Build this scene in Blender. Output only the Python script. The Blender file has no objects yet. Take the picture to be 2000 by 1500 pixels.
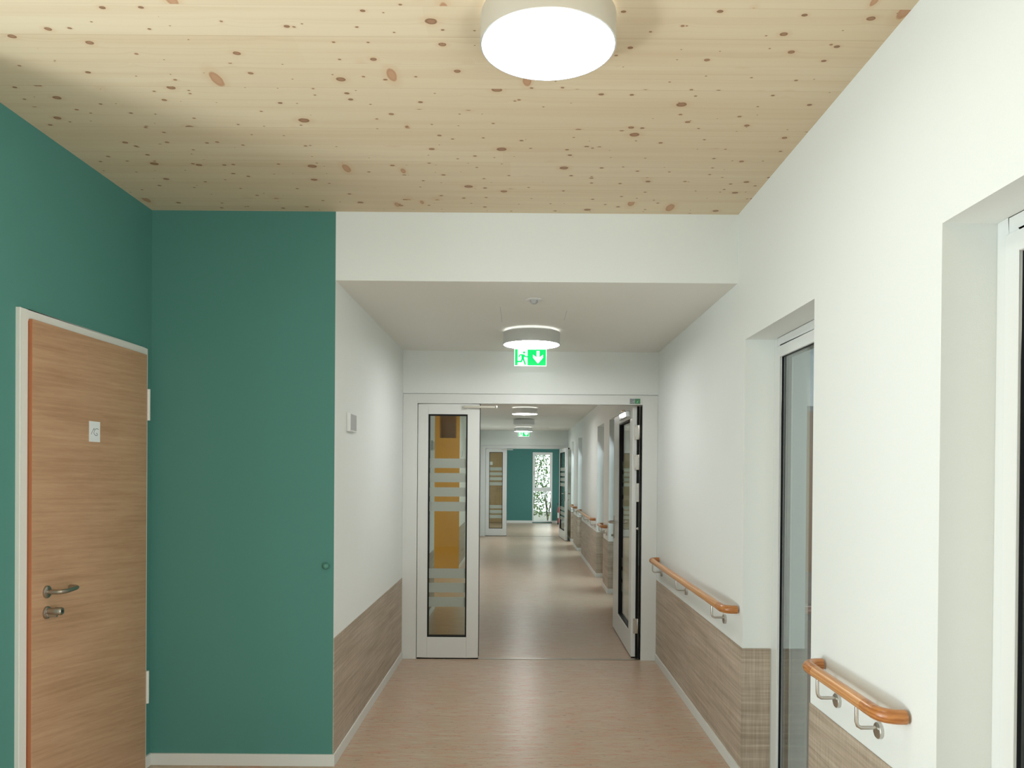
import bpy, math, random
from mathutils import Vector, Matrix
random.seed(7)
PI = math.pi
SC = bpy.context.scene
COL = SC.collection

# ------------------------------------------------------------------ camera
def make_camera():
    f, cx, cy = 1525.5, 1018.2, 932.0
    pitch, yaw, roll = -0.0068, 0.0003, 0.00775
    cd = bpy.data.cameras.new('camera'); cam = bpy.data.objects.new('camera', cd); COL.objects.link(cam)
    cd.sensor_fit = 'HORIZONTAL'; cd.sensor_width = 36.0
    cd.lens = f / 2000 * 36.0
    cd.shift_x = (1000 - cx) / 2000.0
    cd.shift_y = (cy - 750) / 2000.0
    cd.clip_start = 0.05; cd.clip_end = 200
    c, s = math.cos, math.sin
    Ry = Matrix(((c(yaw), -s(yaw), 0), (s(yaw), c(yaw), 0), (0, 0, 1)))
    Rp = Matrix(((1, 0, 0), (0, c(pitch), s(pitch)), (0, -s(pitch), c(pitch))))
    Rr = Matrix(((c(roll), 0, s(roll)), (0, 1, 0), (-s(roll), 0, c(roll))))
    M = Rr @ Rp @ Ry            # rows: right, forward, up
    r, fw, up = M[0], M[1], M[2]
    m = Matrix(((r[0], up[0], -fw[0], 0), (r[1], up[1], -fw[1], 0), (r[2], up[2], -fw[2], 1.6), (0, 0, 0, 1)))
    cam.matrix_world = m
    SC.camera = cam
make_camera()

# ------------------------------------------------------------------ world, exposure, daylight
SC.view_settings.view_transform = 'Standard'
SC.view_settings.look = 'None'
SC.view_settings.exposure = 0.18
SC.view_settings.gamma = 1.0
w = bpy.data.worlds.new('daylight'); SC.world = w; w.use_nodes = True
bg = w.node_tree.nodes['Background']
bg.inputs[0].default_value = (0.90, 0.97, 1.0, 1); bg.inputs[1].default_value = 1.0
# sky gradient added: brighter beyond the corridor's far end, to lift the end window
_n, _l = w.node_tree.nodes, w.node_tree.links
_tc = _n.new('ShaderNodeTexCoord'); _sx = _n.new('ShaderNodeSeparateXYZ'); _mr = _n.new('ShaderNodeMapRange')
_mr.interpolation_type = 'SMOOTHSTEP'
_l.new(_tc.outputs['Generated'], _sx.inputs[0]); _l.new(_sx.outputs['Y'], _mr.inputs[0])
for _i, _v in ((1, 0.55), (2, 0.98), (3, 0.9), (4, 3.0)): _mr.inputs[_i].default_value = _v
_l.new(_mr.outputs[0], bg.inputs[1])

def area(name, loc, target, sx, sy, power, color=(1, 1, 1), spread=180):
    l = bpy.data.lights.new(name, 'AREA'); l.shape = 'RECTANGLE'; l.size = sx; l.size_y = sy
    l.energy = power; l.color = color; l.spread = math.radians(spread)
    o = bpy.data.objects.new(name, l); COL.objects.link(o)
    o.location = loc
    d = Vector(target) - Vector(loc)
    o.rotation_euler = d.to_track_quat('-Z', 'Y').to_euler()
    return o
SKY = (0.90, 0.98, 1.0)
area('daylight_left_opening', (-3.3, 0.8, 1.5), (1.2, 0.9, 1.5), 4.4, 2.7, 86, (0.88, 0.98, 1.0))
area('daylight_ground_bounce', (-3.5, 1.05, 0.15), (0.6, 2.6, 2.2), 0.65, 0.65, 58, (0.92, 1.0, 1.0))
area('fill_right_behind', (1.14, 0.1, 1.25), (-2.0, 0.1, 1.25), 1.9, 2.0, 95, (0.93, 0.99, 1.0))  # added fill lamp before the closed right wall, brightens the left wall
area('daylight_behind', (-0.3, -2.6, 1.6), (0.1, 3.0, 1.6), 2.4, 2.0, 1.5, (0.95, 1.0, 0.98))
FAR_OPEN = [(9.3, 10.3), (10.96, 11.9), (14.9, 15.89), (17.15, 17.99)]
for i, (a, b) in enumerate(FAR_OPEN):
    area('daylight_corridor_window', (1.62, (a + b) / 2, 1.25), (-0.4, (a + b) / 2, 0.25), b - a - 0.1, 2.0, 15, (0.78, 0.92, 1.0), 140)
area('daylight_end_room', (1.8, 21.6, 1.2), (-1.5, 22.0, 0.4), 2.4, 2.0, 55, (0.85, 0.97, 1.0))
area('daylight_side_corridor', (-3.8, 11.0, 1.5), (-1.0, 11.4, 1.0), 2.2, 1.8, 20, (1.0, 0.98, 0.94))

# ------------------------------------------------------------------ material helpers
def newmat(name):
    m = bpy.data.materials.new(name); m.use_nodes = True
    nt = m.node_tree
    return m, nt, nt.nodes['Principled BSDF']
def mat(name, col, rough=0.5, metal=0.0, spec=0.5, emit=None, estr=0, aniso=0, coat=0):
    m, nt, p = newmat(name)
    p.inputs['Base Color'].default_value = (*col, 1)
    p.inputs['Roughness'].default_value = rough
    p.inputs['Metallic'].default_value = metal
    p.inputs['Specular IOR Level'].default_value = spec
    p.inputs['Anisotropic'].default_value = aniso
    p.inputs['Coat Weight'].default_value = coat
    if emit:
        p.inputs['Emission Color'].default_value = (*emit, 1); p.inputs['Emission Strength'].default_value = estr
    return m
class NT:
    def __init__(s, nt): s.nt = nt; s.n = nt.nodes; s.l = nt.links
    def node(s, t, **k):
        x = s.n.new(t)
        for a, b in k.items(): setattr(x, a, b)
        return x
    def link(s, a, b): s.l.new(a, b)
    def val(s, i, v):
        if hasattr(v, 'is_linked') or isinstance(v, bpy.types.NodeSocket): s.l.new(v, i)
        else: i.default_value = v
    def math(s, op, a, b=0.0, c=0.0, clamp=False):
        x = s.node('ShaderNodeMath', operation=op, use_clamp=clamp)
        s.val(x.inputs[0], a); s.val(x.inputs[1], b); s.val(x.inputs[2], c)
        return x.outputs[0]
    def obj(s):
        return s.node('ShaderNodeTexCoord').outputs['Object']
    def map(s, v, scale, loc=(0, 0, 0)):
        x = s.node('ShaderNodeMapping'); s.link(v, x.inputs[0]); x.inputs['Scale'].default_value = scale
        x.inputs['Location'].default_value = loc
        return x.outputs[0]
    def noise(s, v, scale=1, detail=4, rough=0.5, dist=0.0):
        x = s.node('ShaderNodeTexNoise'); s.link(v, x.inputs['Vector'])
        x.inputs['Scale'].default_value = scale; x.inputs['Detail'].default_value = detail
        x.inputs['Roughness'].default_value = rough; x.inputs['Distortion'].default_value = dist
        return x.outputs['Fac']
    def ramp(s, f, stops):
        x = s.node('ShaderNodeValToRGB'); s.link(f, x.inputs[0])
        e = x.color_ramp.elements
        while len(e) < len(stops): e.new(0.5)
        for i, (p, c) in enumerate(stops):
            e[i].position = p; e[i].color = (*c, 1)
        return x.outputs[0]
    def mix(s, f, a, b, mode='MIX'):
        x = s.node('ShaderNodeMix', data_type='RGBA', blend_type=mode)
        s.val(x.inputs[0], f)
        for i, v in ((6, a), (7, b)):
            if isinstance(v, tuple): x.inputs[i].default_value = (*v, 1)
            else: s.link(v, x.inputs[i])
        return x.outputs[2]
    def xyz(s, v):
        x = s.node('ShaderNodeSeparateXYZ'); s.link(v, x.inputs[0]); return x.outputs
    def comb(s, a, b, c=0.0):
        x = s.node('ShaderNodeCombineXYZ')
        for i, v in enumerate((a, b, c)): s.val(x.inputs[i], v)
        return x.outputs[0]
    def step(s, v, lo, hi):
        x = s.node('ShaderNodeMapRange', interpolation_type='SMOOTHSTEP')
        s.val(x.inputs[0], v); s.val(x.inputs[1], lo); s.val(x.inputs[2], hi)
        return x.outputs[0]
    def bump(s, h, strength, dist, p):
        x = s.node('ShaderNodeBump'); x.inputs['Strength'].default_value = strength; x.inputs['Distance'].default_value = dist
        s.link(h, x.inputs['Height']); s.link(x.outputs[0], p.inputs['Normal'])

def paint(name, col, rough=0.7, grain=0.25):
    m, nt, p = newmat(name); t = NT(nt)
    v = t.obj()
    n1 = t.noise(v, 260, 3); n2 = t.noise(v, 1.3, 2)
    f = t.math('ADD', t.math('MULTIPLY', n1, 0.35), t.math('MULTIPLY', n2, 0.3))
    c = t.mix(f, tuple(x * 0.93 for x in col), tuple(min(1, x * 1.07) for x in col))
    t.link(c, p.inputs['Base Color']); p.inputs['Roughness'].default_value = rough
    p.inputs['Specular IOR Level'].default_value = 0.3
    t.bump(n1, grain, 0.001, p)
    return m
WHITE = paint('white_wall_paint', (0.785, 0.815, 0.785))
CEILW = paint('white_ceiling_paint', (0.80, 0.80, 0.74))
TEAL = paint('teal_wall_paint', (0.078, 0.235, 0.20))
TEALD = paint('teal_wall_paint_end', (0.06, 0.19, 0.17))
ORANGE = paint('orange_wall_paint', (0.60, 0.285, 0.006))
SLATE = paint('slate_facade', (0.18, 0.25, 0.34))

def floor_mat():
    m, nt, p = newmat('marbled_linoleum'); t = NT(nt)
    v = t.obj()
    big = t.noise(t.map(v, (0.9, 1.6, 1)), 1.6, 3)
    st = t.noise(t.map(v, (7, 34, 1)), 1.0, 6, 0.65, 0.4)
    st2 = t.noise(t.map(v, (13, 60, 1), (4, 9, 0)), 1.0, 5, 0.7, 0.6)
    dk = t.noise(t.map(v, (22, 90, 1), (8, 3, 0)), 1.0, 4, 0.6, 0.5)
    c = t.ramp(big, [(0.3, (0.45, 0.355, 0.255)), (0.7, (0.50, 0.39, 0.29))])
    c = t.mix(t.math('MULTIPLY', t.step(st, 0.47, 0.66), 0.8), c, (0.50, 0.26, 0.18))
    c = t.mix(t.math('MULTIPLY', t.step(st2, 0.54, 0.70), 0.7), c, (0.50, 0.18, 0.12))
    c = t.mix(t.math('MULTIPLY', t.step(dk, 0.60, 0.69), 0.75), c, (0.13, 0.09, 0.07))
    c = t.mix(t.math('MULTIPLY', t.step(t.noise(t.map(v, (5, 26, 1), (1, 7, 0)), 1.0, 5, 0.6), 0.5, 0.72), 0.7), c, (0.52, 0.49, 0.37))
    t.link(c, p.inputs['Base Color'])
    p.inputs['Roughness'].default_value = 0.28; p.inputs['Specular IOR Level'].default_value = 0.24
    t.bump(t.noise(v, 40, 2), 0.05, 0.002, p)
    return m
FLOOR = floor_mat()

def ceiling_wood():
    m, nt, p = newmat('spruce_board_ceiling'); t = NT(nt)
    v = t.obj(); X, Y, Z = t.xyz(v)
    W = 0.168
    idx = t.math('FLOOR', t.math('DIVIDE', Y, W))
    wn = t.node('ShaderNodeTexWhiteNoise', noise_dimensions='1D'); t.link(idx, wn.inputs['W'])
    r = wn.outputs['Value']
    # boards are jointed end to end: each strip has its own break positions
    xs = t.math('ADD', X, t.math('MULTIPLY', r, 37.0))
    seg = t.math('FLOOR', t.math('DIVIDE', xs, 2.9))
    wn2 = t.node('ShaderNodeTexWhiteNoise', noise_dimensions='2D'); t.link(t.comb(idx, seg), wn2.inputs['Vector'])
    r2 = wn2.outputs['Value']
    # knots
    def knots(sx, sy, off, rmin, rvar, power, keep):
        vec = t.comb(t.math('MULTIPLY', t.math('ADD', xs, off), sx), t.math('MULTIPLY', t.math('ADD', Y, off), sy))
        vo = t.node('ShaderNodeTexVoronoi', voronoi_dimensions='2D', feature='F1'); t.link(vec, vo.inputs['Vector'])
        vo.inputs['Scale'].default_value = 1.0; vo.inputs['Randomness'].default_value = 1.0
        sc = t.node('ShaderNodeSeparateColor'); t.link(vo.outputs['Color'], sc.inputs[0])
        a = sc.outputs[0]; b = sc.outputs[1]
        wob = t.math('MULTIPLY', t.math('SUBTRACT', t.noise(vec, 9, 2), 0.5), 0.03)
        d = t.math('ADD', vo.outputs['Distance'], wob)
        rad = t.math('ADD', rmin, t.math('MULTIPLY', t.math('POWER', a, power), rvar))
        rad = t.math('MULTIPLY', rad, t.math('GREATER_THAN', b, keep))
        q = t.math('DIVIDE', d, t.math('MAXIMUM', rad, 0.0001))
        return q, a, d
    q1, a1, d1 = knots(4.3, 5.2, 0.0, 0.024, 0.075, 2.2, 0.12)
    q2, a2, d2 = knots(7.5, 10.0, 5.3, 0.02, 0.06, 2.0, 0.45)
    q3, a3, d3 = knots(6.0, 2.3, 11.1, 0.05, 0.09, 1.0, 0.82)
    warp = t.math('MULTIPLY', t.math('POWER', 2.718, t.math('MULTIPLY', d1, -9.0)), 0.03)
    gy = t.math('ADD', t.math('ADD', Y, warp), t.math('MULTIPLY', t.noise(t.comb(t.math('MULTIPLY', xs, 0.8), t.math('MULTIPLY', Y, 4.0)), 1, 2), 0.02))
    g1 = t.noise(t.comb(t.math('MULTIPLY', xs, 0.7), t.math('MULTIPLY', gy, 75.0), t.math('MULTIPLY', idx, 3.7)), 1.0, 3, 0.55)
    g2 = t.noise(t.comb(t.math('MULTIPLY', xs, 0.5), t.math('MULTIPLY', gy, 14.0), t.math('MULTIPLY', idx, 1.3)), 1.0, 3, 0.5)
    base = t.mix(r2, (0.64, 0.52, 0.355), (0.68, 0.57, 0.405))
    base = t.mix(t.math('MULTIPLY', t.step(g2, 0.42, 0.72), 0.45), base, (0.57, 0.42, 0.26))
    base = t.mix(t.math('MULTIPLY', t.step(g1, 0.50, 0.75), 0.28), base, (0.50, 0.35, 0.20))
    base = t.mix(t.math('MULTIPLY', t.noise(t.map(v, (1.5, 2.5, 1)), 1.0, 3), 0.35), base, (0.63, 0.56, 0.40))
    # seams between the strips
    fr = t.math('FRACT', t.math('DIVIDE', Y, W))
    seam = t.math('LESS_THAN', fr, 0.014)
    base = t.mix(t.math('MULTIPLY', seam, t.math('MULTIPLY', r, 0.45)), base, (0.36, 0.22, 0.11))
    for q, kc, kr in ((q3, (0.47, 0.26, 0.15), (0.42, 0.22, 0.12)), (q1, (0.30, 0.15, 0.08), (0.19, 0.085, 0.045)), (q2, (0.22, 0.11, 0.06), (0.17, 0.075, 0.04))):
        halo = t.math('MULTIPLY', t.math('SUBTRACT', 1.0, t.step(q, 0.9, 2.6)), 0.35)
        base = t.mix(halo, base, (0.56, 0.37, 0.21))
        body = t.math('SUBTRACT', 1.0, t.step(q, 0.85, 1.1))
        ring = t.mix(t.step(q, 0.45, 0.8), kc, kr)
        base = t.mix(t.math('MULTIPLY', body, 0.85), base, ring)
    t.link(base, p.inputs['Base Color'])
    p.inputs['Roughness'].default_value = 0.62; p.inputs['Specular IOR Level'].default_value = 0.25
    t.bump(g1, 0.06, 0.001, p)
    return m
CWOOD = ceiling_wood()

def wainscot_mat():
    m, nt, p = newmat('grooved_taupe_wall_covering'); t = NT(nt)
    v = t.obj()
    a = t.noise(t.map(v, (2.2, 2.2, 95)), 1.0, 3, 0.6)
    b = t.noise(t.map(v, (160, 160, 5)), 1.0, 2, 0.5)
    c2 = t.noise(t.map(v, (1.2, 1.2, 18)), 1.0, 2, 0.5)
    f = t.math('ADD', t.math('MULTIPLY', a, 0.9), t.math('MULTIPLY', t.math('SUBTRACT', b, 0.5), 0.5))
    f = t.math('ADD', f, t.math('MULTIPLY', t.math('SUBTRACT', c2, 0.5), 0.5))
    c = t.ramp(f, [(0.22, (0.29, 0.23, 0.165)), (0.5, (0.41, 0.335, 0.255)), (0.78, (0.55, 0.47, 0.375))])
    t.link(c, p.inputs['Base Color']); p.inputs['Roughness'].default_value = 0.55
    t.bump(a, 0.25, 0.001, p)
    return m
WAINS = wainscot_mat()

def veneer(name, c1, c2, c3, tilt=0.12, axis=1):
    m, nt, p = newmat(name); t = NT(nt)
    v = t.obj(); S = t.xyz(v)
    H = S[axis]; Z = S[2]
    zz = t.math('ADD', Z, t.math('MULTIPLY', H, t.math('MULTIPLY', t.math('SUBTRACT', 1.75, Z), tilt)))
    g1 = t.noise(t.comb(t.math('MULTIPLY', H, 2.0), t.math('MULTIPLY', zz, 70.0)), 1.0, 4, 0.6, 0.2)
    g2 = t.noise(t.comb(t.math('MULTIPLY', H, 1.3), t.math('MULTIPLY', zz, 9.0)), 1.0, 4, 0.55, 0.3)
    g3 = t.noise(t.comb(t.math('MULTIPLY', H, 14.0), t.math('MULTIPLY', zz, 330.0)), 1.0, 2, 0.5)
    f = t.math('ADD', t.math('MULTIPLY', g1, 0.45), t.math('ADD', t.math('MULTIPLY', g2, 0.35), t.math('MULTIPLY', g3, 0.2)))
    c = t.ramp(f, [(0.36, c1), (0.5, c2), (0.66, c3)])
    t.link(c, p.inputs['Base Color']); p.inputs['Roughness'].default_value = 0.42
    p.inputs['Specular IOR Level'].default_value = 0.4
    return m
OAKDOOR = veneer('oak_laminate', (0.37, 0.21, 0.115), (0.455, 0.275, 0.16), (0.53, 0.34, 0.205), 0.11)
OAKDOORX = veneer('oak_laminate_end_wall', (0.30, 0.20, 0.10), (0.37, 0.25, 0.13), (0.43, 0.30, 0.17), 0.0, 0)
EDGE = mat('reddish_door_edge_band', (0.36, 0.125, 0.05), 0.45)

def rail_wood(name, cA, cB, sc):
    m, nt, p = newmat(name); t = NT(nt)
    v = t.obj()
    a = t.noise(t.map(v, sc), 1.0, 4, 0.6, 0.8)
    w_ = t.node('ShaderNodeTexWave', wave_type='BANDS', bands_direction='Z'); t.link(t.map(v, (sc[0] * .4, sc[1] * .4, sc[2] * .4)), w_.inputs[0])
    w_.inputs['Scale'].default_value = 1.1; w_.inputs['Distortion'].default_value = 6; w_.inputs['Detail'].default_value = 2
    f = t.math('ADD', t.math('MULTIPLY', a, 0.65), t.math('MULTIPLY', w_.outputs['Fac'], 0.35))
    c = t.ramp(f, [(0.3, cA), (0.7, cB)])
    t.link(c, p.inputs['Base Color']); p.inputs['Roughness'].default_value = 0.33; p.inputs['Coat Weight'].default_value = 0.25
    p.inputs['Coat Roughness'].default_value = 0.2
    return m
RAIL = rail_wood('oiled_oak_rail', (0.48, 0.205, 0.065), (0.64, 0.33, 0.13), (60, 2.5, 60))
RAILEND = rail_wood('oiled_oak_rail_end', (0.36, 0.125, 0.03), (0.52, 0.22, 0.065), (14, 40, 60))

FRAMEW = mat('white_lacquered_frame', (0.70, 0.715, 0.69), 0.32)
DFRAMEW = mat('white_door_frame', (0.66, 0.66, 0.61), 0.4)
BASE = mat('pale_grey_skirting', (0.65, 0.66, 0.62), 0.45)
GASKET = mat('black_rubber_gasket', (0.006, 0.006, 0.007), 0.5, spec=0.2)
STEEL = mat('brushed_steel', (0.58, 0.56, 0.52), 0.28, 1.0)
STEELD = mat('darker_brushed_steel', (0.42, 0.38, 0.33), 0.34, 1.0)
CHROME = mat('polished_metal', (0.75, 0.76, 0.77), 0.12, 1.0)
ALU = mat('brushed_aluminium', (0.74, 0.76, 0.76), 0.36, 0.8, aniso=0.6)
PLAST = mat('white_plastic', (0.72, 0.74, 0.72), 0.4)
GREYP = mat('grey_plastic', (0.42, 0.43, 0.43), 0.5)
DARK = mat('dark_plastic', (0.02, 0.02, 0.02), 0.4)
TEALP = mat('teal_painted_knob', (0.07, 0.22, 0.175), 0.5)
PAPER = mat('white_paper', (0.72, 0.76, 0.77), 0.7)
INK = mat('black_pen', (0.05, 0.055, 0.06), 0.6)
LAMP_ON = mat('lit_lamp_diffuser', (0.9, 0.9, 0.9), 0.5, emit=(1.0, 1.0, 1.0), estr=36)
LAMP_DIM = mat('lit_lamp_diffuser_dimmed', (0.9, 0.9, 0.9), 0.5, emit=(1.0, 1.0, 1.0), estr=13)
LAMP_UP = mat('lamp_uplight_ring', (0.9, 0.9, 0.9), 0.5, emit=(1.0, 0.98, 0.94), estr=1.1)
LAMP_OFF = mat('dim_lamp_diffuser', (0.75, 0.77, 0.75), 0.4)
SIGNW = mat('lit_sign_white', (0.9, 0.95, 0.93), 0.5, emit=(0.92, 1.0, 0.97), estr=1.5)
SIGNG = mat('lit_sign_green', (0.0, 0.35, 0.1), 0.5, emit=(0.0, 0.72, 0.14), estr=0.95)
RED = mat('red_lacquer', (0.50, 0.01, 0.02), 0.3)
STICKG = mat('green_sticker', (0.08, 0.24, 0.12), 0.5)
STICKL = mat('grey_sticker', (0.33, 0.37, 0.37), 0.5)
GROUND = mat('pale_gravel_ground', (0.5, 0.5, 0.42), 0.9)

def glass_mat(name, tint=(0.93, 0.97, 0.95), k=1.7, ior=1.5):
    m, nt, p = newmat(name); t = NT(nt); nt.nodes.remove(p)
    tr = t.node('ShaderNodeBsdfTransparent'); tr.inputs[0].default_value = (*tint, 1)
    gl = t.node('ShaderNodeBsdfGlossy'); gl.inputs['Roughness'].default_value = 0.01
    gl.inputs[0].default_value = (0.95, 0.97, 0.97, 1)
    geo = t.node('ShaderNodeNewGeometry')
    dp = t.node('ShaderNodeVectorMath', operation='DOT_PRODUCT'); t.link(geo.outputs['Normal'], dp.inputs[0]); t.link(geo.outputs['Incoming'], dp.inputs[1])
    co = t.math('ABSOLUTE', dp.outputs['Value'])
    sch = t.math('MULTIPLY_ADD', t.math('POWER', t.math('SUBTRACT', 1.0, co), 5.0), 0.96, 0.04)
    f = t.math('MULTIPLY', sch, k, clamp=True)
    mx = t.node('ShaderNodeMixShader'); t.link(f, mx.inputs[0]); t.link(tr.outputs[0], mx.inputs[1]); t.link(gl.outputs[0], mx.inputs[2])
    t.link(mx.outputs[0], nt.nodes['Material Output'].inputs[0])
    return m
GLASS = glass_mat('window_glass')
DGLASS = glass_mat('door_glass', (0.86, 0.88, 0.83), 0.9)
def frost_mat():
    m, nt, p = newmat('frosted_film'); t = NT(nt); nt.nodes.remove(p)
    d = t.node('ShaderNodeBsdfDiffuse'); d.inputs[0].default_value = (0.60, 0.64, 0.58, 1)
    tl = t.node('ShaderNodeBsdfTranslucent'); tl.inputs[0].default_value = (0.62, 0.66, 0.60, 1)
    a = t.node('ShaderNodeMixShader'); a.inputs[0].default_value = 0.5
    t.link(d.outputs[0], a.inputs[1]); t.link(tl.outputs[0], a.inputs[2])
    t.link(a.outputs[0], nt.nodes['Material Output'].inputs[0])
    return m
FROST = frost_mat()
def leaf_mat():
    m, nt, p = newmat('sunlit_leaves'); t = NT(nt)
    n = t.noise(t.obj(), 6, 2)
    c = t.ramp(n, [(0.3, (0.07, 0.16, 0.05)), (0.7, (0.36, 0.55, 0.16))])
    t.link(c, p.inputs['Base Color']); p.inputs['Roughness'].default_value = 0.5
    return m
LEAF = leaf_mat()

# ------------------------------------------------------------------ mesh helpers
class MB:
    def __init__(s): s.v = []; s.f = []; s.m = []; s.s = []
    def add(s, vs, fs, mi=0, smooth=False):
        o = len(s.v); s.v += [tuple(v) for v in vs]
        for i, f in enumerate(fs):
            s.f.append([o + k for k in f]); s.m.append(mi[i] if isinstance(mi, (list, tuple)) else mi); s.s.append(smooth)
        return s
    def box(s, x0, x1, y0, y1, z0, z1, mi=0, faces=None):
        v = [(x0, y0, z0), (x1, y0, z0), (x1, y1, z0), (x0, y1, z0), (x0, y0, z1), (x1, y0, z1), (x1, y1, z1), (x0, y1, z1)]
        f = [(0, 3, 2, 1), (4, 5, 6, 7), (0, 1, 5, 4), (2, 3, 7, 6), (3, 0, 4, 7), (1, 2, 6, 5)]
        keys = ['-z', '+z', '-y', '+y', '-x', '+x']
        mm = [(faces or {}).get(k, mi) for k in keys]
        return s.add(v, f, mm)
    def tube(s, pts, r, n=14, mi=0, cap=True, rz=None):
        pts = [Vector(p) for p in pts]; rings = []
        up = None
        for i, p in enumerate(pts):
            d = (pts[min(i + 1, len(pts) - 1)] - pts[max(i - 1, 0)]).normalized()
            if up is None:
                up = Vector((0, 0, 1)) if abs(d.z) < 0.9 else Vector((1, 0, 0))
            a = d.cross(up).normalized(); b = a.cross(d).normalized(); up = b
            rr = r[i] if isinstance(r, (list, tuple)) else r
            rings.append([p + a * math.cos(2 * PI * k / n) * rr + b * math.sin(2 * PI * k / n) * (rr if rz is None else rz) for k in range(n)])
        vs = [v for g in rings for v in g]; fs = []
        for i in range(len(rings) - 1):
            for k in range(n):
                fs.append((i * n + k, i * n + (k + 1) % n, (i + 1) * n + (k + 1) % n, (i + 1) * n + k))
        s.add(vs, fs, mi, True)
        if cap:
            s.add(rings[0], [tuple(range(n))], mi); s.add(rings[-1], [tuple(reversed(range(n)))], mi)
        return s
    def lathe(s, prof, c, axis='z', n=64, mi=0, smooth=True, sharp=True):
        """prof: list of (r, h, mat) ; each consecutive pair is its own band"""
        def P(r, h, a):
            x, y = r * math.cos(a), r * math.sin(a)
            if axis == 'z': return (c[0] + x, c[1] + y, c[2] + h)
            if axis == 'x': return (c[0] + h, c[1] + x, c[2] + y)
            return (c[0] + x, c[1] + h, c[2] + y)
        for i in range(len(prof) - 1):
            r0, h0 = prof[i][:2]; r1, h1 = prof[i + 1][:2]; m_ = prof[i][2] if len(prof[i]) > 2 else mi
            vs = [P(r0, h0, 2 * PI * k / n) for k in range(n)] + [P(r1, h1, 2 * PI * k / n) for k in range(n)]
            fs = [(k, (k + 1) % n, n + (k + 1) % n, n + k) for k in range(n)]
            s.add(vs, fs, m_, smooth)
        return s
    def cyl(s, c, r, h, axis='z', n=24, mi=0):
        return s.lathe([(0.00001, 0, mi), (r, 0, mi), (r, h, mi), (0.00001, h, mi)], c, axis, n, mi)
    def ring(s, u0, u1, z0, z1, w, d0, d1, axis, mi=0):
        """rectangular frame; u is Y (axis 'x') or X (axis 'y'); d is depth along axis"""
        for a, b, c_, e in ((u0, u0 + w, z0, z1), (u1 - w, u1, z0, z1), (u0 + w, u1 - w, z1 - w, z1), (u0 + w, u1 - w, z0, z0 + w)):
            if axis == 'x': s.box(d0, d1, a, b, c_, e, mi)
            else: s.box(a, b, d0, d1, c_, e, mi)
        return s
    def poly(s, pts, y0, y1, mi=0):
        """flat outline in XZ extruded in Y"""
        n = len(pts)
        vs = [(p[0], y0, p[1]) for p in pts] + [(p[0], y1, p[1]) for p in pts]
        fs = [tuple(range(n)), tuple(reversed(range(n, 2 * n)))] + [(i, n + i, n + (i + 1) % n, (i + 1) % n) for i in range(n)]
        return s.add(vs, fs, mi)
    def build(s, name, mats, parent=None, loc=(0, 0, 0), bevel=0):
        me = bpy.data.meshes.new(name); me.from_pydata(s.v, [], s.f)
        if not isinstance(mats, (list, tuple)): mats = [mats]
        for m in mats: me.materials.append(m)
        for i, p in enumerate(me.polygons): p.material_index = s.m[i]; p.use_smooth = s.s[i]
        me.update()
        import bmesh as _b
        bm = _b.new(); bm.from_mesh(me); _b.ops.remove_doubles(bm, verts=bm.verts, dist=1e-6); _b.ops.recalc_face_normals(bm, faces=bm.faces)
        bm.to_mesh(me); bm.free()
        o = bpy.data.objects.new(name, me); COL.objects.link(o); o.location = loc
        if parent: o.parent = parent
        if bevel:
            b = o.modifiers.new('bevel', 'BEVEL'); b.width = bevel; b.segments = 2; b.limit_method = 'ANGLE'; b.angle_limit = math.radians(50)
        # crease shading between bands
        if any(s.s):
            es = o.modifiers.new('split', 'EDGE_SPLIT'); es.split_angle = math.radians(40)
        return o
def empty(name, loc=(0, 0, 0), rz=0.0):
    o = bpy.data.objects.new(name, None); COL.objects.link(o); o.location = loc; o.rotation_euler = (0, 0, rz)
    o.empty_display_size = 0.1
    return o
def tag(o, label, cat, group=None, kind=None):
    o['label'] = label; o['category'] = cat
    if group: o['group'] = group
    if kind: o['kind'] = kind
    return o
def struct(o, label=None):
    o['kind'] = 'structure'
    if label: o['label'] = label
    return o
def copy_tree(o, parent=None):
    c = o.copy(); COL.objects.link(c)
    if parent: c.parent = parent
    for ch in list(o.children): copy_tree(ch, c)
    return c

# ------------------------------------------------------------------ measures
XL, XA, XB = -2.0, -1.009, 1.16
Y1, Y2, Y3, Y4 = 4.22, 6.645, 19.4, 24.5
ZC, ZD, ZW, ZB, ZO = 2.995, 2.625, 0.69, 0.064, 2.297
OPEN = [(1.17, 2.165), (3.107, 4.063)] + FAR_OPEN
XF = 1.306   # inner face of the window frames

# ------------------------------------------------------------------ floor and ceilings
f = MB(); f.box(XL - 0.2, 1.40, -3.2, Y1, -0.15, 0); f.box(-4.2, 1.40, Y1, Y3 + .2, -0.15, 0); f.box(-2.2, 2.1, Y3 + .2, Y4 + 0.2, -0.15, 0)
struct(f.build('floor', FLOOR), 'marbled beige linoleum floor with pink streaks')
c = MB(); c.box(XL - 0.2, XB + 0.1, -3.2, Y1 + 0.02, ZC, ZC + 0.2)
struct(c.build('ceiling', CWOOD), 'knotty spruce board ceiling')
c = MB(); c.box(XA, XB, Y1, Y2, ZD, ZC, 0, {'-y': 1})
struct(c.build('ceiling', [CEILW, WHITE]), 'lowered white corridor ceiling')
c = MB(); c.box(-4.2, 1.5, Y2 + 0.2, Y3, ZD, ZD + 0.3)
struct(c.build('ceiling', CEILW), 'white ceiling of the far corridor')
c = MB(); c.box(-2.2, 2.1, Y3 + 0.2, Y4, ZD, ZD + 0.3)
struct(c.build('ceiling', CEILW), 'white ceiling of the end room')

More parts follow.
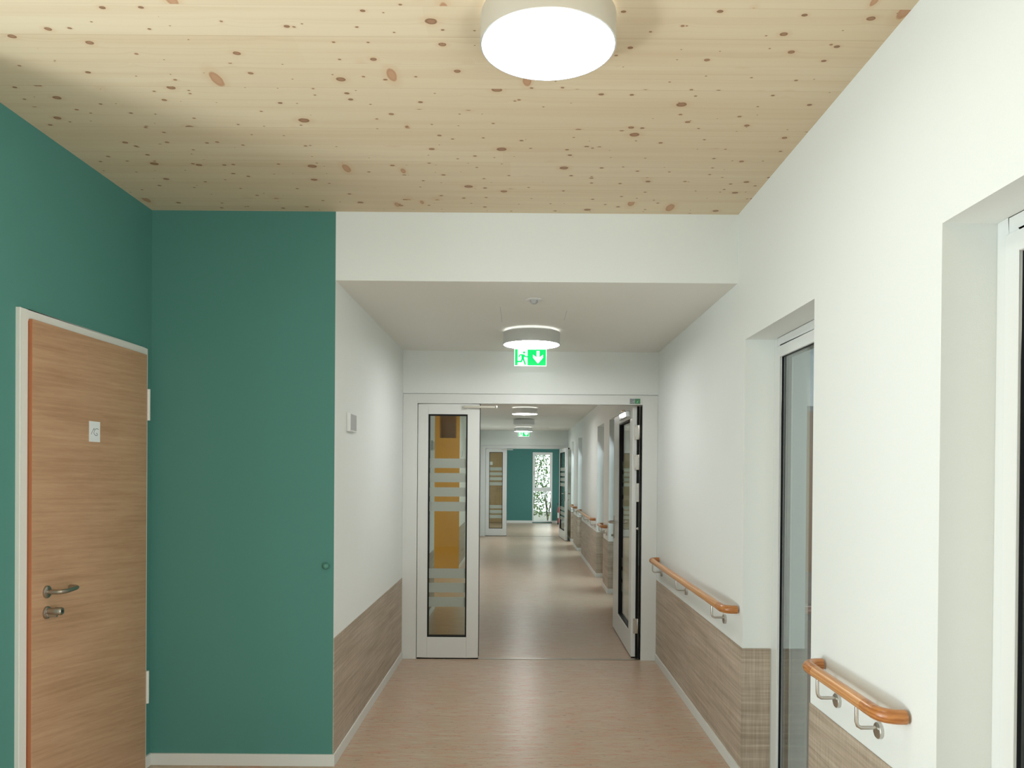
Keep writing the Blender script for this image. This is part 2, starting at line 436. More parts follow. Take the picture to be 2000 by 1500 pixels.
# ------------------------------------------------------------------ walls
wl = MB()   # near left wall with the door opening hole (door leaf lies over it)
wl.box(XL - 0.2, XL, 2.45, 3.14, 0, ZC); wl.box(XL - 0.2, XL, 4.10, Y1, 0, ZC); wl.box(XL - 0.2, XL, 3.14, 4.10, 2.19, ZC)
wl.box(XL - 0.2, XL - 0.08, 3.14, 4.10, 0, 2.19)
wl.box(XL - 0.2, XL, -1.2, 2.45, 2.78, ZC); wl.box(XL - 0.2, XL, -3.2, -1.2, 0, ZC)
struct(wl.build('wall_left', TEAL))
wl = MB(); wl.box(XL - 0.2, XA, Y1, 9.11, 0, ZC, 0, {'-y': 1})
struct(wl.build('wall_left', [WHITE, TEAL]), 'teal wall end and white corridor wall')
wo = MB()
wo.box(-4.2, -1.34, 12.8, 14.3, 0, ZD, 0, {'-y': 1, '+x': 1}); wo.box(-1.34, XA, 12.8, 14.3, 0, 2.145, 0, {'-y': 1, '+z': 1})
wo.box(-1.34, XA, 13.2, 14.3, 2.145, ZD, 0, {'-y': 1}); wo.box(-1.07, XA, 12.8, 13.2, 2.145, ZD, 0, {'-y': 1, '-x': 1})
wo.box(-1.2, XA, 14.3, Y3, 0, ZD, 0)
struct(wo.build('wall_left', [WHITE, ORANGE]), 'orange wall of the side corridor and white wall beyond it')
ws = MB(); ws.box(-4.4, -4.2, 9.0, 14.3, 0, ZD)
struct(ws.build('wall_side', WHITE))
wr = MB()
ys = -3.2
for a, b in OPEN + [(Y3 + 0.2, Y3 + 0.2)]:
    wr.box(XB, 1.50, ys, a, 0, ZC if ys < 6 else ZD + 0.3)
    if b > a: wr.box(XB, 1.50, a, b, ZO, ZC if b < 6 else ZD + 0.3)
    ys = b
struct(wr.build('wall_right', WHITE))
wb = MB(); wb.box(XL - 0.2, XB + .3, -3.4, -3.2, 0, ZC)
struct(wb.build('wall_back', WHITE))
def door_wall(y, front):
    m = MB(); m.box(XA, XB, y, y + 0.2, 2.262, ZD if front else ZD)
    return m
m = MB(); m.box(XA, XB, Y2, Y2 + 0.2, 2.262, ZC)
struct(m.build('wall_front', WHITE))
m = MB(); m.box(XA, XB, Y3, Y3 + 0.2, 2.262, ZD + .1); m.box(-2.2, XA, Y3, Y3 + 0.2, 0, ZD + .1); m.box(1.5, 2.1, Y3, Y3 + 0.2, 0, ZD + .1)
struct(m.build('wall_front', WHITE))
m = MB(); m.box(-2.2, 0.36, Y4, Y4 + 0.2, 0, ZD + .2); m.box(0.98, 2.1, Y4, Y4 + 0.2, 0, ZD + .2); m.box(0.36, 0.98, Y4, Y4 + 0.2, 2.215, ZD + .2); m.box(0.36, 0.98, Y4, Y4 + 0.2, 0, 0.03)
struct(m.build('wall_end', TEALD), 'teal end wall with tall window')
m = MB(); m.box(-2.2, -2.0, Y3 + 0.2, Y4, 0, ZD + .2); m.box(1.95, 2.1, Y3 + 0.2, 20.3, 0, ZD + .2); m.box(1.95, 2.1, 22.9, Y4, 0, ZD + .2); m.box(1.95, 2.1, 20.3, 22.9, 2.3, ZD + .2)
struct(m.build('wall_side', WHITE))
m = MB(); m.box(3.4, 3.55, -0.5, 12.5, -0.12, 3.8)
struct(m.build('wall_outside', SLATE), 'dark slate facade behind the near glazing')

m = MB(); m.box(1.5, 3.4, -3.0, 14.0, -0.2, -0.12)
struct(m.build('ground', mat('grey_paving', (0.22, 0.25, 0.27), 0.8)), 'paved strip between the windows and the slate facade')

# ------------------------------------------------------------------ wainscot and skirting
T = 0.004
def wains(name, segs):
    m = MB()
    for s_ in segs: m.box(*s_)
    o = m.build(name, WAINS); struct(o, 'taupe ribbed wall covering'); return o
E = 0.0005
wains('trim_1', [(XA - .001, XA + T, Y1 + 0.002, Y2 - .006, ZB, ZW)])
wains('trim_2', [(XA - .001, XA + T, Y2 + 0.2, 9.11, ZB, ZW), (XA - .001, XA + T, 12.8, 14.08, ZB, ZW)])
segs = []
prev = 0.0
piers = []
for a, b in OPEN: piers.append((prev, a)); prev = b
piers[0] = (-3.1, OPEN[0][0])
piers.append((OPEN[-1][1], Y3))
piers[2] = (OPEN[1][1], Y2 - .006)
piers.insert(3, (Y2 + 0.2, OPEN[2][0]))
n = 3
for k, (a, b) in enumerate(piers):
    sg = [(XB - T, XB + .001, a, b, ZB, ZW)]
    if any(abs(a - q[1]) < 1e-6 for q in OPEN): sg.append((XB - T, XF, a - T, a + .001, ZB, ZW))
    if any(abs(b - q[0]) < 1e-6 for q in OPEN): sg.append((XB - T, XF, b - .001, b + T, ZB, ZW))
    wains('trim_%d' % n, sg); n += 1
def base(name, segs, mt=BASE):
    m = MB()
    for s_ in segs: m.box(*s_)
    return struct(m.build(name, mt, bevel=0.002), 'pale grey skirting')
B = 0.012
base('baseboard_left', [(XA - .001, XA + B, Y1 - B, Y2 - .006, 0, ZB), (XL, XA, Y1 - B, Y1 + .001, 0, ZB), (XL - .001, XL + B, 4.152, Y1 - B, 0, ZB), (XL - .001, XL + B, 2.45, 3.085, 0, ZB),
                        (XA - .001, XA + B, Y2 + 0.2, 9.11, 0, ZB), (XA - .001, XA + B, 12.8, 14.08, 0, ZB), (XA - .001, XA + B, 15.4, Y3, 0, ZB)])
segs = []
for k, (a, b) in enumerate(piers):
    a2 = a; b2 = b
    if any(abs(a - q[1]) < 1e-6 for q in OPEN): segs.append((XB - B, XF, a - B, a + .001, 0, ZB)); 
    if any(abs(b - q[0]) < 1e-6 for q in OPEN): segs.append((XB - B, XF, b - .001, b + B, 0, ZB)); 
    segs.append((XB - B, XB + .001, a, b, 0, ZB))
base('baseboard_right', segs)
base('baseboard_end', [(-0.45, 0.36, Y4 - B, Y4 + .001, 0, 0.075), (0.98, 1.95, Y4 - B, Y4 + .001, 0, 0.075)])

# ------------------------------------------------------------------ windows in the right wall
def side_window(i, a, b):
    r = struct(empty('window_%d' % i, (XF, (a + b) / 2, 0)), 'white framed floor length window')
    y0, y1 = a - (a + b) / 2, b - (a + b) / 2
    m = MB(); m.ring(y0, y1, 0.0, ZO, 0.05, 0.006, 0.08, 'x'); m.build('frame', FRAMEW, r, bevel=0.002)
    m = MB(); m.ring(y0 + 0.046, y1 - 0.046, 0.046, ZO - 0.046, 0.058, 0.0, 0.07, 'x'); m.build('sash', FRAMEW, r, bevel=0.003)
    m = MB(); m.ring(y0 + 0.1, y1 - 0.1, 0.1, ZO - 0.1, 0.006, 0.011, 0.06, 'x'); m.build('gasket', GASKET, r)
    m = MB(); m.box(0.016, 0.022, y0 + 0.105, y1 - 0.105, 0.105, ZO - 0.105); m.build('pane', GLASS, r)
for i, (a, b) in enumerate(OPEN): side_window(i + 1, a, b)

# end window
r = struct(empty('window_7', (0.67, Y4, 0)), 'tall white end window with two panes')
m = MB(); m.ring(-0.31, 0.31, 0.03, 2.215, 0.04, -0.01, 0.07, 'y'); m.box(-0.27, 0.27, -0.01, 0.07, 1.0, 1.075); m.build('frame', FRAMEW, r, bevel=0.003)
m = MB(); m.ring(-0.275, 0.275, 1.07, 2.18, 0.045, -0.02, 0.06, 'y'); m.build('sash', FRAMEW, r, bevel=0.003)
m = MB(); m.box(-0.262, -0.25, -0.05, -0.02, 1.58, 1.62); m.box(-0.262, -0.25, -0.055, -0.04, 1.5, 1.62); m.build('handle', STEELD, r)
m = MB(); m.box(-0.235, 0.235, 0.02, 0.026, 1.11, 2.14); m.box(-0.275, 0.275, 0.02, 0.026, 0.065, 1.005); m.build('pane', GLASS, r)

# ------------------------------------------------------------------ fire doors across the corridor
BARS = [(1.628, 1.709), (1.507, 1.585), (1.385, 1.463), (1.259, 1.340), (0.687, 0.770), (0.565, 0.648), (0.443, 0.526)]
def leaf_parts(root, w, s0, s1, zt, zg0, zg1, name):
    """leaf in local coords: x 0..w, y 0..0.06 thick, glass x s0..s1"""
    m = MB()
    m.box(0, s0, 0, 0.055, 0.012, zt); m.box(s1, w, 0, 0.055, 0.012, zt); m.box(s0, s1, 0, 0.055, 0.012, zg0); m.box(s0, s1, 0, 0.055, zg1, zt)
    lf = m.build(name, FRAMEW, root, bevel=0.003)
    m = MB(); m.ring(s0 - .001, s1 + .001, zg0 - .001, zg1 + .001, 0.013, 0.006, 0.050, 'y'); m.build('gasket', GASKET, lf)
    m = MB(); m.box(s0 + .006, s1 - .006, 0.022, 0.030, zg0 + .006, zg1 - .006); m.build('pane', DGLASS, lf)
    m = MB()
    for z0, z1 in BARS: m.box(s0 + .008, s1 - .008, 0.0195, 0.0215, z0, z1)
    m.build('frosted_bars', FROST, lf)
    m = MB(); m.box(0.001, w - .001, 0.006, 0.049, 0.0, 0.014); m.build('bottom_seal', GASKET, lf)
    return lf
def lever(parent, y, side, x):
    """lever handle on a leaf face: local, face at y, pointing side (+1/-1) away, at x along the leaf"""
    m = MB(); m.box(x - .018, x + .018, min(y, y + side * .008), max(y, y + side * .008), 0.93, 1.16)
    m.tube([(x, y, 1.1), (x, y + side * .045, 1.1), (x - .012, y + side * .058, 1.1), (x - .12, y + side * .058, 1.1), (x - .135, y + side * .05, 1.1), (x - .137, y + side * .022, 1.1)], 0.010, 12)
    m.cyl((x, y if side > 0 else y - .03, 0.96), 0.012, 0.03, 'y', 16)
    m.build('lever_handle', STEELD, parent)
def fire_door(i, y, swing, label):
    r = struct(empty('door_%d' % i, (0, y, 0)), label)
    m = MB()
    m.box(XA + .001, -0.884, -0.004, 0.09, 0, 2.256); m.box(1.03, XB - .001, -0.004, 0.09, 0, 2.256); m.box(-0.884, 1.03, -0.004, 0.09, 2.177, 2.256)
    m.build('frame', FRAMEW, r, bevel=0.002)
    m = MB(); m.box(XA + .001, XB - .001, 0.01, 0.1, 2.2, 2.262); m.build('shadow_gap', FRAMEW, r)
    h = empty('fixed_leaf_base', (-0.88, 0.0, 0))
    bpy.data.objects.remove(h)
    lf = leaf_parts(r, 0.524, 0.088, 0.422, 2.172, 0.187, 2.085, 'fixed_leaf'); lf.location = (-0.88, 0.0, 0)
    m = MB(); m.ring(-0.884, -0.352, 0.014, 2.177, 0.02, 0.056, 0.07, 'y'); m.build('rebate_seal', GASKET, r)
    # slide arm of the closer on the fixed leaf
    m = MB(); m.box(-0.495, -0.215, -0.030, -0.012, 2.138, 2.156); m.cyl((-0.215, -0.032, 2.147), 0.012, 0.022, 'y', 20); m.box(-0.47, -0.44, -0.013, 0.001, 2.14, 2.154)
    ar = m.build('closer_arm', STEEL, r, bevel=0.002)
    m = MB(); m.cyl((-0.219, -0.034, 2.147), 0.004, 0.004, 'y', 12); m.build('screw', DARK, ar)
    # open leaf
    if swing > 0:
        lf = leaf_parts(r, 1.33, 0.16, 0.93, 2.165, 0.215, 2.075, 'open_leaf')
        # local x -> +Y, local y -> +X : rotate so that face y=0 looks towards -X
        lf.rotation_euler = (0, 0, PI / 2); lf.location = (1.012, 0.085, 0)
        lf.scale = (1, 1, 1)
    else:
        lf = leaf_parts(r, 1.25, 0.12, 1.10, 2.165, 0.215, 2.075, 'open_leaf')
        lf.rotation_euler = (0, 0, -PI / 2 + math.radians(4.0)); lf.location = (0.945, -0.02, 0)
    lever(lf, 0.0, -1, 1.26 if swing > 0 else 1.19); lever(lf, 0.055, 1, 1.26 if swing > 0 else 1.19)
    if swing > 0:
        m = MB(); m.box(0.15, 0.62, 0.055, 0.095, 2.09, 2.145); m.tube([(0.2, 0.1, 2.15), (0.3, 0.11, 2.155), (0.62, 0.09, 2.155)], 0.008, 10); m.build('closer_body', CHROME, lf, bevel=0.004)
        m = MB(); m.box(0.994, 1.014, 0.072, 0.085, 0.0, 2.172); m.box(1.022, 1.030, 0.02, 0.088, 0.0, 2.17); m.build('jamb_seal', GASKET, r)
        for z0, z1 in ((1.885, 2.01), (1.625, 1.755), (0.217, 0.345)):
            m = MB(); m.box(0.972, 1.031, 0.064, 0.078, z0, z1); m.cyl((1.012, 0.066, z0), 0.010, z1 - z0, 'z', 14)
            hg = m.build('hinge', STEEL, r, bevel=0.002)
            m = MB()
            for zz in (z0 + .012, z1 - .012):
                m.cyl((0.979, 0.061, zz), 0.0045, 0.004, 'y', 10); m.cyl((1.026, 0.061, zz), 0.0045, 0.004, 'y', 10)
            for zz in (0.25, 0.5, 0.75): m.cyl((1.014, 0.0535, z0 + (z1 - z0) * zz), 0.004, 0.004, 'y', 10)
            m.build('screws', STEELD, hg)
        m = MB(); m.box(0.993, 1.017, 0.062, 0.073, 1.35, 1.51); m.cyl((1.004, 0.055, 1.12), 0.011, 0.02, 'y', 16); m.build('strike_plate', STEEL, r, bevel=0.002)
    else:
        m = MB(); m.box(1.0, 1.03, -0.03, 0.0, 0.0, 2.17); m.build('jamb_seal', GASKET, r)
        m = MB(); m.cyl((1.11, 0.055, 2.155), 0.018, 0.05, 'y', 16); m.build('door_buffer', DARK, lf)
    # threshold
    m = MB(); m.box(-0.356, 1.03, 0.0, 0.05, 0.0, 0.004); m.build('threshold', STEELD, r)
    return r
fire_door(1, Y2, 1, 'near white glazed fire door with one leaf standing open')
fire_door(2, Y3, -1, 'far white glazed fire door with one leaf standing open')

# ------------------------------------------------------------------ near wooden door on the teal wall
r = struct(empty('door_3', (XL, 3.6, 0)), 'oak laminate door in the teal wall')
oy = -3.6
m = MB(); m.box(-0.02, 0.015, 3.088 + oy, 3.14 + oy, 0, 2.237); m.box(-0.02, 0.015, 4.105 + oy, 4.149 + oy, 0, 2.237); m.box(-0.02, 0.015, 3.14 + oy, 4.105 + oy, 2.192, 2.237)
m.box(0.012, 0.018, 3.088 + oy, 3.096 + oy, 0, 2.237)
m.build('frame', DFRAMEW, r, bevel=0.002)
m = MB(); m.box(0.0, 0.031, 3.145 + oy, 4.109 + oy, 0.008, 2.2, 0, {'-y': 1, '+y': 1, '+z': 1}); lf = m.build('leaf', [OAKDOOR, EDGE], r, bevel=0.0015)
for z0, z1 in ((1.856, 2.02), (0.363, 0.534)):
    m = MB(); m.cyl((0.034, 4.118 + oy, z0), 0.009, z1 - z0, 'z', 16); 
    for q in (0.25, 0.75): m.cyl((0.034, 4.118 + oy, z0 + (z1 - z0) * q - .001), 0.0097, 0.002, 'z', 16)
    m.build('hinge', DFRAMEW, r)
m = MB()
hy, hz = 3.243 + oy, 1.086
m.lathe([(0.0001, 0.010), (0.022, 0.010), (0.026, 0.007), (0.026, 0)], (0.031, hy, hz), 'x', 32)
m.tube([(0.039, hy, hz), (0.078, hy, hz), (0.089, hy + .004, hz), (0.095, hy + .016, hz), (0.096, hy + .04, hz), (0.096, hy + .092, hz + .002), (0.093, hy + .112, hz + .003), (0.083, hy + .123, hz + .003), (0.055, hy + .125, hz + .003)], 0.0098, 18)
hd = m.build('lever_handle', STEELD, lf)
hz = 1.0
m = MB()
m.lathe([(0.0001, 0.010), (0.022, 0.010), (0.026, 0.007), (0.026, 0)], (0.031, hy, hz), 'x', 32)
m.lathe([(0.014, 0.0), (0.014, 0.03), (0.0165, 0.031), (0.0165, 0.058), (0.014, 0.061), (0.0001, 0.061)], (0.037, hy, hz + .006), 'x', 28)
m.box(0.037, 0.076, hy - .006, hy + .006, hz - .018, hz)
kb = m.build('lock_cylinder', STEELD, lf)
m = MB(); m.cyl((0.0975, hy, hz + .006), 0.006, 0.002, 'x', 16); m.build('keyway', DARK, kb)

def stroke(m, pts, x, y0, z0, sy, sz, w=0.0022, axis='x'):
    """pts in 0..1 paper space, ribbon with real thickness"""
    for (a, b), (c_, d) in zip(pts[:-1], pts[1:]):
        p = Vector((a * sy, b * sz)); q = Vector((c_ * sy, d * sz)); t_ = (q - p).normalized(); n_ = Vector((-t_.y, t_.x)) * w / 2
        p -= t_ * w * .3; q += t_ * w * .3
        cs = [p + n_, q + n_, q - n_, p - n_]
        if axis == 'x':
            vs = [(x, y0 + k.x, z0 + k.y) for k in cs] + [(x + .0004, y0 + k.x, z0 + k.y) for k in cs]
        else:
            vs = [(y0 + k.x, x, z0 + k.y) for k in cs] + [(y0 + k.x, x - .0004, z0 + k.y) for k in cs]
        m.add(vs, [(0, 1, 2, 3), (7, 6, 5, 4), (0, 4, 5, 1), (1, 5, 6, 2), (2, 6, 7, 3), (3, 7, 4, 0)])
pn = MB(); pn.box(0, 0.0008, 0, 0.092, 0, 0.094)
pn = pn.build('paper_note', PAPER, None, (XL + 0.0312, 3.558, 1.723))
tag(pn, 'small white paper note with handwritten 15 on the near oak door', 'note', 'paper notes on the wood doors')
m = MB()
stroke(m, [(0.18, 0.36), (0.30, 0.52), (0.44, 0.66), (0.45, 0.60)], 0.0008, 0, 0, 0.092, 0.094)
stroke(m, [(0.86, 0.63), (0.72, 0.655), (0.56, 0.63), (0.50, 0.57), (0.44, 0.48), (0.42, 0.42)], 0.0008, 0, 0, 0.092, 0.094)
stroke(m, [(0.42, 0.42), (0.50, 0.35), (0.62, 0.31), (0.74, 0.335), (0.74, 0.40), (0.64, 0.44)], 0.0008, 0, 0, 0.092, 0.094)
m.build('handwriting', INK, pn)

# far wooden door on the end wall and a plain door in the far left wall
r = struct(empty('door_4', (-1.0, Y4, 0)), 'oak laminate door in the end wall')
m = MB(); m.box(-0.52, -0.465, -0.015, 0.01, 0, 2.24); m.box(0.49, 0.55, -0.015, 0.01, 0, 2.24); m.box(-0.465, 0.49, -0.015, 0.01, 2.19, 2.24); m.build('frame', DFRAMEW, r)
m = MB(); m.box(-0.475, 0.50, -0.04, 0.0, 0.008, 2.195, 0); lf = m.build('leaf', OAKDOORX, r)
m = MB(); m.cyl((0.40, -0.05, 1.08), 0.026, 0.01, 'y', 20); m.tube([(0.40, -0.045, 1.08), (0.40, -0.1, 1.08), (0.385, -0.105, 1.08), (0.28, -0.105, 1.08)], 0.01, 10); m.build('lever_handle', STEELD, lf)
pn2 = MB(); pn2.box(-0.055, 0.055, -0.001, 0, 0, 0.1)
pn2 = pn2.build('paper_note', PAPER, None, (-0.95, Y4 - 0.0402, 1.81))
tag(pn2, 'tiny white paper note on the distant wood door seen through glass', 'note', 'paper notes on the wood doors')
r = struct(empty('door_5', (XA, 14.7, 0)), 'pale door in the far left wall')
m = MB(); m.box(0, 0.015, -0.6, -0.53, 0, 2.2); m.box(0, 0.015, 0.53, 0.6, 0, 2.2); m.box(0, 0.015, -0.53, 0.53, 2.13, 2.2); m.build('frame', DFRAMEW, r)
m = MB(); m.box(-.002, 0.008, -0.53, 0.53, 0.008, 2.13); m.build('leaf', GREYP, r)

# ------------------------------------------------------------------ handrails
def handrail(y0, y1, brs, label, z=0.878):
    r = empty('handrail', (XB, (y0 + y1) / 2, z)); oy = -(y0 + y1) / 2
    R = 0.0215; xc = -0.078; k = 0.055
    def corner(ya, s_):
        P = []
        for i in range(9):
            a = i / 8 * PI / 2
            P.append((xc + k - k * math.sin(a), ya + s_ * (k - k * math.cos(a)), 0))
        return P
    L = y1 - y0
    e0 = [(-0.010, y0 + oy + R, 0)] + corner(y0 + oy + R, 1) + [(xc, y0 + oy + R + k + 0.06, 0)]
    e1 = [(-0.010, y1 + oy - R, 0)] + corner(y1 + oy - R, -1) + [(xc, y1 + oy - R - k - 0.06, 0)]
    m = MB(); m.tube([e0[-1], ((xc), 0, 0), e1[-1]], R, 24); m.build('rail', RAIL, r)
    for e in (e0, e1):
        m = MB(); m.tube(e, R + .0006, 24); m.build('rail_end', RAILEND, r)
    for yb in brs:
        y = yb + oy
        m = MB()
        m.tube([(xc, y, -R + .002), (xc, y, -0.072), (xc + .004, y, -0.084), (xc + .014, y, -0.090), (-0.010, y, -0.090)], 0.0062, 12)
        m.lathe([(0.0001, -0.0145), (0.023, -0.0145), (0.026, -0.012), (0.026, 0)], (0, y, -0.099), 'x', 28)
        m.build('bracket', STEEL, r)
    tag(r, label, 'handrail', 'oak handrails along the right wall')
    return r
handrail(2.30, 2.985, (2.50, 2.83), 'oak handrail on the white pier nearest the viewer, between the two tall windows')
handrail(4.115, 6.50, (4.40, 5.42, 6.38), 'long oak handrail on the right wall just before the near fire door')
handrail(10.38, 10.92, (10.5, 10.8), 'short handrail on the narrow pier just beyond the open fire door leaf')
handrail(11.98, 14.82, (12.1, 13.4, 14.7), 'long distant handrail on the wide pier in the middle of the far corridor')
handrail(15.98, 17.08, (16.15, 16.95), 'distant handrail on the last visible pier before the far fire door')

# ------------------------------------------------------------------ ceiling lamps
def lamp(x, y, z, label, on=True, proto=[None]):
    r = empty('ceiling_lamp', (x, y, z))
    m = MB(); m.lathe([(0.0001, 0), (0.165, 0), (0.165, -0.016)], (0, 0, 0), 'z', 64); m.build('ceiling_plate', PLAST, r)
    m = MB(); m.lathe([(0.165, -0.016), (0.2045, -0.016), (0.2055, -0.018), (0.2055, -0.104), (0.2035, -0.106), (0.201, -0.105), (0.201, -0.098)], (0, 0, 0), 'z', 96); m.build('housing', ALU, r)
    m = MB(); m.lathe([(0.201, -0.0985), (0.198, -0.1005), (0.0001, -0.1015)], (0, 0, 0), 'z', 96); m.build('diffuser', (LAMP_DIM if y < 4 else LAMP_ON) if on else LAMP_OFF, r)
    if on:
        m = MB(); m.lathe([(0.168, -0.0145), (0.196, -0.0145), (0.196, -0.0155), (0.168, -0.0155), (0.168, -0.0145)], (0, 0, 0), 'z', 64); m.build('uplight_ring', LAMP_UP, r)
    tag(r, label, 'lamp', 'round ceiling lamps along the corridor')
    return r
lamp(0.072, 2.38, ZC, 'big round aluminium ceiling lamp, lit, on the knotty wood ceiling')
lamp(0.068, 5.67, ZD, 'lit round ceiling lamp in front of the near exit sign')
lamp(0.051, 12.46, ZD, 'lit round lamp seen topmost and nearest through the open fire door')
lamp(0.049, 15.15, ZD, 'unlit round lamp between two lit ones in the far corridor', on=False)
lamp(0.042, 17.85, ZD, 'lit round lamp hanging right in front of the distant exit sign')

# ------------------------------------------------------------------ exit signs
def exit_sign(x, y, ztop, label):
    r = empty('exit_sign', (x, y, ztop))
    W, H = 0.262, 0.138
    m = MB(); m.box(-W / 2 - .01, W / 2 + .01, -0.022, 0.022, -0.02, 0); m.build('housing', PLAST, r, bevel=0.003)
    m = MB(); m.box(-W / 2, W / 2, -0.004, 0.004, -0.02 - H, -0.02); m.build('panel', SIGNW, r)
    gx0, gx1, gz0, gz1 = -W / 2 + .004, W / 2 - .004, -0.02 - H + .004, -0.022
    yq0, yq1 = -0.0052, -0.0041
    def U(a): return gx0 + (gx1 - gx0) * a
    def V(b): return gz1 - (gz1 - gz0) * b
    m = MB(); m.poly([(U(0), V(0)), (U(.09), V(0)), (U(.09), V(1)), (U(0), V(1))], yq0, yq1); m.build('door_symbol', SIGNG, r)
    m = MB()
    a0 = 0.405
    arrow = [(0.70, 0.10), (0.79, 0.10), (0.79, 0.50), (0.905, 0.33), (0.905, 0.52), (0.745, 0.88), (0.585, 0.52), (0.585, 0.33), (0.70, 0.50)]
    # field split into pieces around the arrow outline
    A = arrow
    m.poly([(U(a0), V(0)), (U(1), V(0)), (U(1), V(.10)), (U(a0), V(.10))], yq0, yq1)
    m.poly([(U(.79), V(.10)), (U(1), V(.10)), (U(1), V(.33)), (U(.905), V(.33)), (U(.79), V(.50))], yq0, yq1)
    m.poly([(U(.905), V(.33)), (U(1), V(.33)), (U(1), V(.52)), (U(.905), V(.52))], yq0, yq1)
    m.poly([(U(.905), V(.52)), (U(1), V(.52)), (U(1), V(.88)), (U(.745), V(.88))], yq0, yq1)
    m.poly([(U(a0), V(.10)), (U(.70), V(.10)), (U(.70), V(.50)), (U(.585), V(.33)), (U(a0), V(.33))], yq0, yq1)
    m.poly([(U(a0), V(.33)), (U(.585), V(.33)), (U(.585), V(.52)), (U(a0), V(.52))], yq0, yq1)
    m.poly([(U(a0), V(.52)), (U(.585), V(.52)), (U(.745), V(.88)), (U(a0), V(.88))], yq0, yq1)
    m.poly([(U(a0), V(.88)), (U(1), V(.88)), (U(1), V(1)), (U(a0), V(1))], yq0, yq1)
    m.build('green_field', SIGNG, r)
    m = MB()
    def limb(p, w):
        for (a, b), (c_, d) in zip(p[:-1], p[1:]):
            P = Vector((U(a), V(b))); Q = Vector((U(c_), V(d))); t_ = (Q - P).normalized(); n_ = Vector((-t_.y, t_.x)) * w / 2
            P = P - t_ * w * .35; Q = Q + t_ * w * .35
            m.poly([tuple(P + n_), tuple(Q + n_), tuple(Q - n_), tuple(P - n_)], yq0, yq1)
    cx_, cz_ = U(.295), V(.20)
    m.poly([(cx_ + .010 * math.cos(q * PI / 8), cz_ + .010 * math.sin(q * PI / 8)) for q in range(16)], yq0, yq1)
    m.poly([(U(.205), V(.30)), (U(.31), V(.33)), (U(.295), V(.62)), (U(.21), V(.62))], yq0, yq1)
    limb([(.235, .33), (.16, .36), (.135, .47)], .0105)
    limb([(.29, .34), (.33, .45), (.40, .46)], .0105)
    limb([(.245, .58), (.205, .76), (.07, .76)], .014)
    limb([(.27, .58), (.30, .74), (.335, .93)], .014)
    m.build('running_figure', SIGNG, r)
    return tag(r, label, 'exit sign', 'green exit signs above the fire doors')
exit_sign(0.0685, 6.40, ZD, 'lit green exit sign with running figure above the near fire door')
exit_sign(0.055, 19.1, ZD, 'small distant lit green exit sign at the far end of the corridor')

# ------------------------------------------------------------------ small fittings
m = MB(); m.lathe([(0.0001, 0), (0.05, 0), (0.05, -0.003), (0.047, -0.005), (0.0001, -0.005)], (0, 0, 0), 'z', 40)
r = m.build('smoke_detector', PLAST, None, (0.069, 4.65, ZD)); tag(r, 'small white smoke detector on the lowered corridor ceiling', 'smoke detector')
m = MB(); m.lathe([(0.024, -0.004), (0.022, -0.018), (0.014, -0.026), (0.0001, -0.027)], (0, 0, 0), 'z', 32); m.build('sensor', GREYP, r)

m = MB(); m.box(-0.209, 0.209, -0.26, 0.26, -0.0006, 0.0)
r = m.build('ceiling_hatch', CEILW, None, (0.072, 5.13, ZD)); tag(r, 'flush white access hatch in the corridor ceiling before the lamp', 'hatch')
m = MB(); m.box(-0.2115, -0.209, -0.26, 0.22, -0.0007, 0.0); m.build('seam', GREYP, r)
m = MB(); m.box(0.209, 0.2115, -0.18, 0.14, -0.0007, 0.0); m.build('seam', GREYP, r)

def call_light(y, z, x, label):
    r = empty('wall_box', (x, y, z))
    m = MB(); m.box(0, 0.02, -0.09, 0.09, -0.055, 0.055); m.build('housing', PLAST, r, bevel=0.003)
    m = MB(); m.box(0.02, 0.0212, -0.078, 0.080, -0.046, 0.046); m.build('cover', GREYP, r)
    return tag(r, label, 'wall box', 'small wall boxes on the left corridor wall')
call_light(4.60, 1.882, XA, 'small white wall box with grey cover on the left corridor wall')
call_light(8.84, 1.89, XA, 'wall box seen through the fixed glazed leaf, left of the orange wall')
call_light(13.1, 1.89, XA, 'distant wall box seen through the fixed glazed leaf, right of the orange wall')

m = MB(); m.lathe([(0.0001, -0.030), (0.008, -0.029), (0.015, -0.023), (0.018, -0.014), (0.018, -0.008), (0.012, 0)], (0, 0, 0), 'y', 28)
tag(m.build('door_stop', TEALP, None, (-1.05, Y1, 1.084)), 'small round teal knob on the teal wall by the corridor corner', 'door stop')

m = MB(); m.box(-0.045, 0.0, -0.0012, 0, -0.022, 0.022, 0); m.box(0.0, 0.045, -0.0012, 0, -0.022, 0.022, 1)
r = m.build('sticker', [STICKL, STICKG], None, (0.963, Y2 - 0.0042, 2.207)); tag(r, 'small grey and green sticker on the fire door frame above the hinges', 'sticker')
m = MB()
for zz, x1 in ((0.017, -0.002), (0.008, -0.008), (-0.002, -0.020), (-0.016, -0.004)): m.box(-0.043, x1, -0.0017, -0.0012, zz - .002, zz + .001)
m.build('printed_lines', INK, r)
m = MB(); m.add([(0.01, -0.0017, -0.012), (0.022, -0.0017, -0.016), (0.03, -0.0017, 0.008), (0.018, -0.0017, 0.0)], [(0, 1, 2, 3)])
m.add([(0.01, -0.0013, -0.012), (0.022, -0.0013, -0.016), (0.03, -0.0013, 0.008), (0.018, -0.0013, 0.0)], [(3, 2, 1, 0)])
m.build('printed_mark', mat('pale_green_print', (0.2, 0.5, 0.3), 0.5), r)

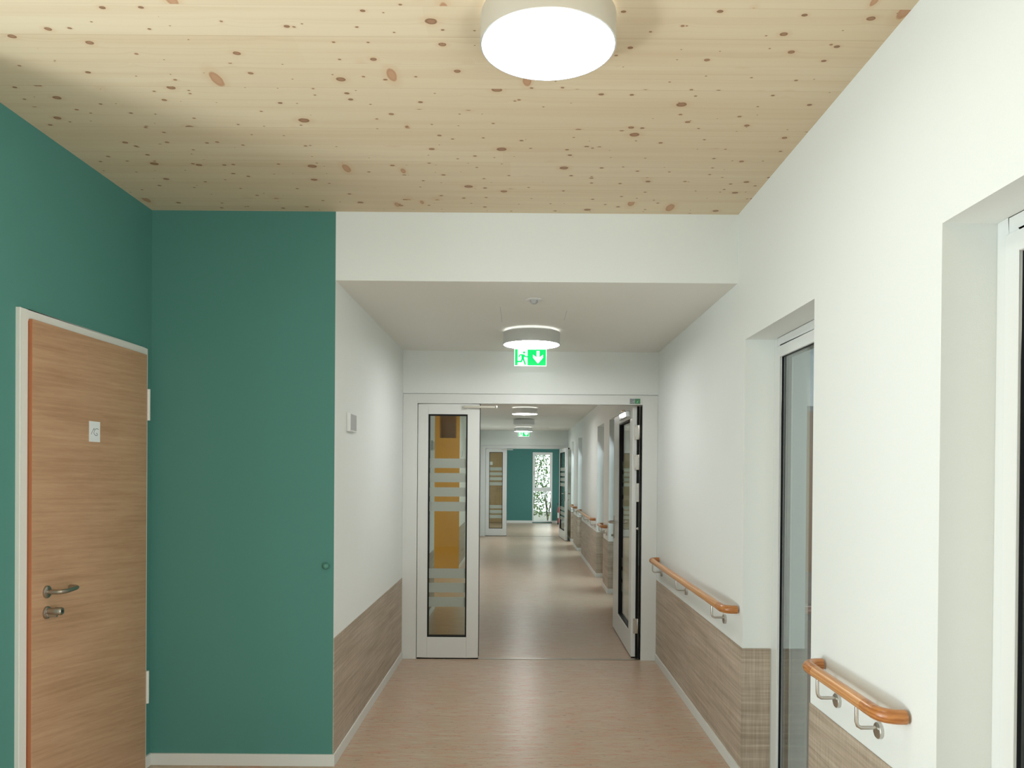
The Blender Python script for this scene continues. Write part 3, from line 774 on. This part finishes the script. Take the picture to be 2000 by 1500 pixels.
# fire extinguisher
r = empty('fire_extinguisher', (1.20, 23.9, 0))
m = MB(); m.lathe([(0.0001, 0.03), (0.075, 0.03), (0.08, 0.05), (0.08, 0.46), (0.074, 0.51), (0.05, 0.545), (0.025, 0.56), (0.0001, 0.56)], (0, 0, 0), 'z', 32); m.build('cylinder', RED, r)
m = MB(); m.lathe([(0.0001, 0), (0.078, 0), (0.081, 0.06), (0.078, 0.062)], (0, 0, 0), 'z', 32); m.build('foot', DARK, r)
m = MB(); m.cyl((0, 0, 0.555), 0.022, 0.05, 'z', 20); m.box(-0.09, 0.02, -0.012, 0.012, 0.60, 0.615); m.box(-0.10, 0.02, -0.012, 0.012, 0.63, 0.642); m.box(-0.01, 0.02, -0.01, 0.01, 0.60, 0.64); m.build('valve', DARK, r)
m = MB(); m.tube([(0.02, 0, 0.59), (0.07, -0.02, 0.58), (0.095, -0.03, 0.5), (0.095, -0.03, 0.25), (0.09, -0.03, 0.2)], 0.010, 10); m.build('hose', DARK, r)
m = MB(); m.lathe([(0.0806, 0.2), (0.0806, 0.36)], (0, 0, 0), 'z', 32); m.build('label_band', PLAST, r)
tag(r, 'red fire extinguisher standing beside the end window, half hidden by the open far leaf', 'fire extinguisher')

# ------------------------------------------------------------------ outdoors beyond the end window
m = MB(); m.box(-6, 8, Y4 + 0.2, 34, -0.2, -0.12); struct(m.build('ground', GROUND), 'pale ground outside the end window')
def bush(name, x, y, h, w, nleaf, label, seed):
    rnd = random.Random(seed); r = empty(name, (x, y, -0.12))
    m = MB()
    for i in range(7):
        a = rnd.uniform(0, 2 * PI); q = rnd.uniform(.1, w * .5)
        m.tube([(0, 0, 0), (math.cos(a) * q * .4, math.sin(a) * q * .3, h * .45), (math.cos(a) * q, math.sin(a) * q * .7, h * rnd.uniform(.8, 1.0))], [0.02, 0.013, 0.004], 6)
    m.build('stem', mat('bark', (0.12, 0.09, 0.06), 0.8), r)
    m = MB()
    for i in range(nleaf):
        th = rnd.uniform(0, 2 * PI); rr = w * .5 * math.sqrt(rnd.random()); z = rnd.uniform(0.08, 1.0) * h
        rr *= (0.55 + 0.6 * math.sin(PI * min(1, z / h * .9)))
        c_ = Vector((rr * math.cos(th), rr * math.sin(th) * .7, z)); s_ = rnd.uniform(.04, .08)
        a = Vector((rnd.gauss(0, 1), rnd.gauss(0, 1), rnd.gauss(0, 1))).normalized(); b = a.orthogonal().normalized()
        m.add([c_ - a * s_, c_ + b * s_ * .4, c_ + a * s_, c_ - b * s_ * .4], [(0, 1, 2, 3)])
    m.build('foliage', LEAF, r)
    return tag(r, label, 'bush', 'bushes outside the end window')
bush('leafy_bush', 0.35, 26.6, 3.3, 1.15, 1500, 'tall sunlit leafy bush at left outside the end window', 3)
bush('leafy_bush', 0.95, 27.6, 1.9, 1.0, 320, 'sparse low bush standing right behind the tall leafy one', 5)
